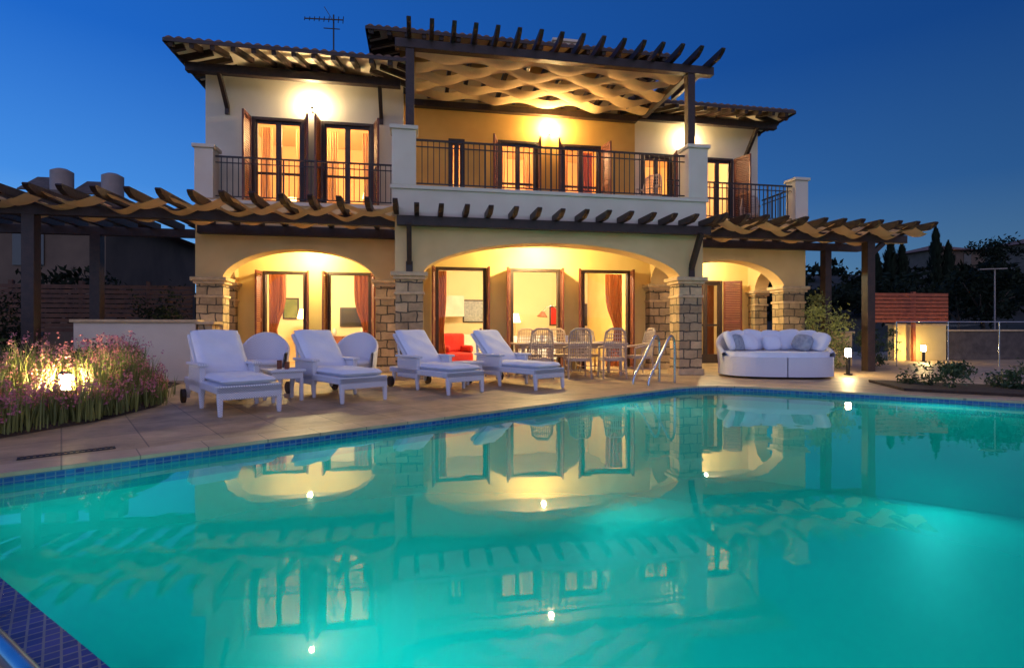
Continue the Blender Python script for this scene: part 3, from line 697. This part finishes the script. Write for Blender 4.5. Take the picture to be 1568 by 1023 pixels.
mb=MB()
for o in(Vector((0,0,0)),Vector((-.17,.32,0))):
    P0=Vector((4.98,9.72,0))+o;d=Vector((-.80,-.42,0))
    pts=[P0,P0+Vector((0,0,.7)),P0+d*.03+Vector((0,0,.86)),P0+d*.12+Vector((0,0,.93)),P0+d*.24+Vector((0,0,.86)),P0+d*.5+Vector((0,0,.55)),P0+d*.8+Vector((0,0,.22)),P0+d*.9+Vector((0,0,.05)),P0+d*.9+Vector((0,0,-.3))]
    sm=[]
    for i in range(len(pts)-1):
        a=pts[max(i-1,0)];b_=pts[i];c=pts[i+1];e_=pts[min(i+2,len(pts)-1)]
        for q_ in range(6):
            t=q_/6;sm.append(.5*((2*b_)+(c-a)*t+(2*a-5*b_+4*c-e_)*t*t+(3*b_-a-3*c+e_)*t**3))
    sm.append(pts[-1]);mb.tube(sm,.024,10)
mb.obj('pool_handrail',steel)
mb=MB();p1=Lc+v*.6+nn*.135;p2=Lc+v*4.6+nn*.135
mb.tube([(p1.x,p1.y,.045),(p2.x,p2.y,.045)],.028,14)
for k in(0,.25,.5,.75,1):
    p=p1+(p2-p1)*k;mb.tube([(p.x,p.y,0),(p.x,p.y,.045)],.02,8)
mb.obj('pool_cover_rail',steel)
def skim(p):
    e=empty('deck_drain_grate',(p.x,p.y,.004),math.atan2(u.y,u.x));mb=MB()
    mb.box(-.32,.32,-.05,-.04,0,.006);mb.box(-.32,.32,.04,.05,0,.006)
    for i in range(17): mb.box(-.32+i*.0389,-.302+i*.0389,-.04,.04,0,.004)
    mb.obj('slats',iron,e)
skim(Lc+u*.95-perp*.5)

def bollard(x,y,h=.45,mt=lampb):
    e=empty('bollard_lamp',(x,y,0));mb=MB();mb.tube([(0,0,0),(0,0,h-.2)],.045,12);mb.tube([(0,0,h),(0,0,h+.03)],.09,14,True,.05);mb.tube([(0,0,0),(0,0,.03)],.09,14)
    for a in range(3):
        t=a*2.094;mb.tube([(.068*math.cos(t),.068*math.sin(t),h-.2),(.068*math.cos(t),.068*math.sin(t),h)],.005,5)
    mb.obj('post',iron,e);mb=MB();mb.tube([(0,0,h-.195),(0,0,h-.01)],.055,12);mb.obj('glass',mt,e)
bollard(-4.35,7.45,.50);bollard(9.85,10.75,.62,emis('bollard_glass_soft',(1,.74,.34),330));bollard(16.3,14.7,.55,emis('bollard_glass_dim',(1,.72,.28),330))

# ------------------------------------------------------------ planting
bpts=[(3.5,-5.0),(5.0,-4.45),(5.86,-4.0),(6.8,-3.62),(8.0,-3.52),(8.8,-3.75),(10,-4.35),(11.4,-4.6)]
def bx(y):
    for (a,xa),(b_,xb) in zip(bpts[:-1],bpts[1:]):
        if a<=y<=b_: return xa+(xb-xa)*(y-a)/(b_-a)
    return -5
mb=MB();row=[]
ys=[3.5+.2*i for i in range(40)]
for y in ys:
    xb=bx(y)
    for k in range(12):
        x=xb-(k/11)**1.6*9.5;row.append((x,y,.004 if k==0 else .05+.03*math.sin(x*3)*math.cos(y*4)))
mb.add(row,[(j*12+i,j*12+i+1,(j+1)*12+i+1,(j+1)*12+i) for j in range(39) for i in range(11)],True);mb.obj('flower_bed_soil',soil)
def blade(mb,x,y,h,z=0.03,w_=.007,lean=.3):
    a=U(0,6.28);l=U(.05,lean)*h;dx=math.cos(a)*l;dy=math.sin(a)*l;px=-math.sin(a+U(-1,1))*w_;py=math.cos(a)*w_
    mb.add([(x-px,y-py,z),(x+px,y+py,z),(x+dx*.35+px*.8,y+dy*.35+py*.8,z+h*.6),(x+dx*.35-px*.8,y+dy*.35-py*.8,z+h*.6),(x+dx,y+dy,z+h*.98)],[(0,1,2,3),(3,2,4)])
    return (x+dx,y+dy,z+h*.98)
mg=MB();mf=MB()
def fl(mb,p,s):
    for _ in range(6):
        o=Vector((U(-s,s),U(-s,s),U(-s*2.2,s*1.4)))+Vector(p);a=Vector((U(-1,1),U(-1,1),U(-1,1))).normalized()*s*.6;b_=Vector((U(-1,1),U(-1,1),U(-1,1))).normalized()*s*.6
        mb.add([o-a,o-b_,o+a,o+b_],[(0,1,2,3)])
for c in range(500):
    y=U(4.6,10.0);x=bx(y)-.06-abs(random.gauss(0,1.0))
    if math.hypot(x+4.35,y-7.45)<.18: continue
    near=math.hypot(x+4.1,y-6.7)<.6
    hh=U(.30,.68)*(0.62 if (bx(y)-x<.3 or near) else 1.25)
    pf=U(.05,.5) if R()<.75 else .02
    for _ in range(26):
        t=blade(mg,x+random.gauss(0,.08),y+random.gauss(0,.08),hh*U(.5,1.2))
        if R()<pf: fl(mf,(t[0],t[1],t[2]+.02),.026)
fb=empty('flowering_grass_bed');mg.obj('blades',grassm,fb);mf.obj('flower_heads',flower,fb)
def leaves(mb,c,rx,ry,rz_,n_,s,clumps=14):
    cl=[]
    for _ in range(clumps):
        d=Vector((random.gauss(0,1),random.gauss(0,1),random.gauss(0,1))).normalized()*U(.35,.95);cl.append((Vector((c[0]+d.x*rx,c[1]+d.y*ry,c[2]+d.z*rz_)),U(.22,.42)))
    for _ in range(n_):
        cc,r=random.choice(cl);d=Vector((random.gauss(0,1),random.gauss(0,1),random.gauss(0,1)))*.5
        o=cc+Vector((d.x*rx*r,d.y*ry*r,d.z*rz_*r))
        if o.z<.03:o.z=.03+R()*.1
        a=Vector((U(-1,1),U(-1,1),U(-1,1))).normalized();b_=a.cross(Vector((U(-1,1),U(-1,1),U(-1,1)))).normalized()
        l=s*U(.6,1.3);mb.add([o-a*l,o-b_*l*.4,o+a*l,o+b_*l*.4],[(0,1,2,3)])
def shrub(x,y,r,h,mt,n_=1500,s=.045,name='shrub',z=0):
    e=empty(name);mb=MB();leaves(mb,(x,y,z+h*.55),r,r,h*.5,n_,s);mb.obj('foliage',mt,e)
    mb=MB()
    for _ in range(6): a=U(0,6.28);mb.tube([(x,y,z),(x+math.cos(a)*r*.4,y+math.sin(a)*r*.4,z+h*.6)],.02,5,True,.006)
    mb.obj('stems',bark,e)
shrub(-6.6,8.6,.8,1.4,leafm,2600);shrub(-7.8,7.4,.9,1.5,leafd,2000);shrub(-5.6,10.4,.7,.9,leafm,1500);shrub(-8.2,9.8,.9,1.8,leafd,2000)
shrub(-6.3,6.1,.6,.8,leafd,1500,.04)
shrub(-9.2,13.0,.9,2.3,leafd,2200,.05);shrub(-6.3,14.2,.7,1.9,leafd,1500,.05)
shrub(10.75,12.6,.75,2.0,leafy,3000,.045);shrub(12.3,12.6,.6,1.2,leafm,1200);shrub(10.1,12.1,.4,.7,leafy,900)
e=empty('low_hedge');mb=MB()
for i in range(28):
    p=Vector((8.75,7.75))+v*(i*.28)+Vector((U(-.1,.9),U(-.0,.9)));leaves(mb,(p.x,p.y,.2),.38,.38,.26,480,.035,8)
mb.obj('foliage',leafm,e)
mb=MB();q=[Vector((8.2,7.75)),Vector((8.2,7.75))+v*9,Vector((8.2,7.75))+v*9+Vector((1.5,1.5)),Vector((8.9,9.2))];mb.prism([(p.x,p.y) for p in q],.004,.05);mb.obj('right_bed_soil',soil)
def lowwall(name,x0,x1,y0,y1,h,mt=plaster):
    e=empty(name);mb=MB();mb.box(x0,x1,y0,y1,0,h);mb.obj('body',mt,e,.01);mb=MB();mb.box(x0-.05,x1+.05,y0-.05,y1+.05,h,h+.06);mb.obj('cap',cutstone,e,.01)
lowwall('garden_wall',-6.8,-4.55,11.9,12.15,1.2,plaster_w);lowwall('garden_wall',-4.47,-4.2,11.8,12.2,1.16,stone);lowwall('garden_wall',10.85,12.6,13.6,13.85,.95)
def plank(name,a,b_,z0,z1,mt=wood_r):
    e=empty(name);mb=MB();a=Vector(a);b_=Vector(b_);Ln=(b_-a).length;d=(b_-a)/Ln;z=z0+.05
    while z<z1:
        mb.beam((a.x,a.y,z),(b_.x,b_.y,z),.025,.10);z+=.125
    mb.obj('planks',mt,e)
    mb=MB();s=0
    while s<=Ln+.01: p=a+d*s;mb.box(p.x-.05,p.x+.05,p.y+.02,p.y+.12,0,z1+.08);s+=1.6
    mb.obj('posts',mt,e)
plank('wooden_fence',(-13.5,15.5),(-6.0,15.5),1.0,2.25,wood_b);plank('wooden_fence',(14.8,15.2),(17.6,15.0),1.3,2.25,wood_f)
lowwall('boundary_wall',15.9,18.0,15.4,15.65,1.2,plaster_y);lowwall('boundary_wall',18.1,24,15.4,15.65,1.0,darkwall)
gf=empty('glass_fence');mb=MB();mg=MB()
for i in range(6):
    a=Vector((13.5+1.5*i,13.0-.22*i));b_=Vector((15.0+1.5*i,12.78-.22*i));mb.tube([(a.x,a.y,0),(a.x,a.y,1.28)],.018,8)
    mb.tube([(a.x,a.y,1.28),(b_.x,b_.y,1.28)],.013,8);mg.add([(a.x,a.y,.08),(b_.x,b_.y,.08),(b_.x,b_.y,1.2),(a.x,a.y,1.2)],[(0,1,2,3)])
mb.obj('steel_posts',steel,gf);mg.obj('panes',glass,gf)
sl=empty('street_lamp');mb=MB();mb.tube([(21.6,16.6,0),(21.6,16.6,3.35)],.03,8,True,.022);mb.beam((21.0,16.7,3.35),(22.0,16.5,3.38),.10,.035);mb.obj('pole_and_head',tankm,sl)

def nhouse(name,x0,x1,y0,y1,z,h,wins):
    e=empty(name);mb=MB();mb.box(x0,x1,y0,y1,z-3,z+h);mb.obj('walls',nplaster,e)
    mb=MB();o=.6;cx=(x0+x1)/2;cy=(y0+y1)/2;r=min(x1-x0,y1-y0)/2
    b_=[(x0-o,y0-o,z+h),(x1+o,y0-o,z+h),(x1+o,y1+o,z+h),(x0-o,y1+o,z+h)]
    tp=[(x0+r,cy,z+h+r*.35),(x1-r,cy,z+h+r*.35)] if x1-x0>=y1-y0 else [(cx,y0+r,z+h+r*.35),(cx,y1-r,z+h+r*.35)]
    mb.add(b_+tp,[(0,1,5,4),(1,2,5),(2,3,4,5),(3,0,4),(3,2,1,0)]);mb.obj('roof',tile,e)
    mb=MB();md=MB()
    for wx,wz,lit in wins: (mb if lit else md).box(wx,wx+1.0,y0-.05,y0-.01,z+wz,z+wz+1.3)
    if mb.v: mb.obj('lit_windows',winlit,e)
    if md.v: md.obj('dark_windows',dark_screen,e)
    return e
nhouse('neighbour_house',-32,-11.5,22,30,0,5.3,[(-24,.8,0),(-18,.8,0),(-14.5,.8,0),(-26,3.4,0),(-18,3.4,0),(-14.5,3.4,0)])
def tank(x,y,z):
    e=empty('roof_water_tank');mb=MB();mb.tube([(x,y,z-.5),(x,y,z+.35)],.40,20);mb.tube([(x,y,z+.35),(x,y,z+.46)],.40,20,True,.2);mb.obj('tank',tankm,e)
    mb=MB();mb.beam((x-.9,y-.3,z-.5),(x-.9,y+.9,z+.3),1.1,.06);mb.box(x-.4,x+.4,y-.4,y+.4,z-1.4,z-.5);mb.obj('solar_collector_and_stand',darkwall,e)
tank(-14.7,25,7.3);tank(-12.8,25,7.2)
nhouse('distant_house',58,65,51,57,8.0,2.2,[(59.5,.5,1),(62,.5,0)])
nhouse('distant_house',76,86,52,60,9,3,[(78,.8,1),(82,.8,0)])
nhouse('distant_house',-19,-12,50,58,5.5,4.5,[(-14,1,1)])
def tree(x,y,z,h,r,mt=leafd,n_=1400,s=.22):
    e=empty('tree');mb=MB();mb.tube([(x,y,z-.5),(x+.1,y,z+h*.3),(x,y+.1,z+h*.6)],h*.03,8,True,h*.012)
    for _ in range(6):
        a=U(0,6.28);mb.tube([(x,y,z+h*U(.3,.5)),(x+math.cos(a)*r*.6,y+math.sin(a)*r*.6,z+h*U(.6,.8))],h*.012,6,True,.02)
    mb.obj('trunk',bark,e);mb=MB();leaves(mb,(x,y,z+h*.66),r,r,h*.34,n_,s,18);mb.obj('crown',mt,e)
def cypress(x,y,z,h,r):
    e=empty('cypress_tree');mb=MB();mb.tube([(x,y,z-.5),(x,y,z+h*.9)],.15,6,True,.03);mb.obj('trunk',bark,e);mb=MB()
    for _ in range(1300):
        t=R()**.8;rr=r*(math.sin(math.pi*min(1,t*.9+.12))**.7)*U(.4,1.05)*(1+.2*math.sin(t*30));a=U(0,6.28);o=Vector((x+rr*math.cos(a),y+rr*math.sin(a),z+h*(.05+.95*t)))
        p=Vector((math.cos(a)*.08,math.sin(a)*.08,.32))*U(.7,1.2);q=Vector((-math.sin(a),math.cos(a),0))*.09;mb.add([o-p,o-q,o+p,o+q],[(0,1,2,3)])
    mb.obj('crown',leafd,e)
for x,y,h in((45,44,6.6),(46.3,44,5.6),(43.6,44.2,5.0),(50.2,44,7.0),(51.2,43.6,5.4)):
    cypress(x,y,gh(x,y)-.3,h,.62)
for _ in range(12):
    a=math.radians(U(38,60));d=U(40,62);x=d*math.sin(a);y=d*math.cos(a);tree(x,y,gh(x,y)-.6,U(2.4,3.8),U(1.8,2.8),leafd,1100,.18)
tree(24,19,0,4.0,1.8,leafd,1500,.14);tree(20,19.5,0,3.4,1.6,leafd,1500,.14);tree(28,18,0,4.6,2.2,leafd,1500,.16)
tree(60.5,46,gh(60.5,46),5.2,2.6,leafd,1200,.2)
mb=MB()
for _ in range(100):
    a=math.radians(random.choice([U(30,75),U(-65,-20)]));d=U(50,95);x=d*math.sin(a);y=d*math.cos(a);leaves(mb,(x,y,gh(x,y)+1.0),2.8,2.8,1.6,240,.45,8)
mb.obj('hillside_tree_mass',leafd)
for x,y in((-14.5,17),(-17,19),(-10.5,18.5)): tree(x,y,0,U(3.0,3.8),1.5,leafd,1300,.13)

cam=bpy.data.cameras.new('camera');co=bpy.data.objects.new('camera',cam);scene.collection.objects.link(co);scene.camera=co
co.location=(0,0,1.05);co.rotation_euler=(math.radians(90),0,math.radians(-10));cam.sensor_width=36;cam.lens=18.55;cam.shift_y=-.004;cam.clip_end=3000;cam.clip_start=.05
scene.view_settings.view_transform='Standard'
try: scene.view_settings.look='None'
except: pass
scene.view_settings.exposure=0
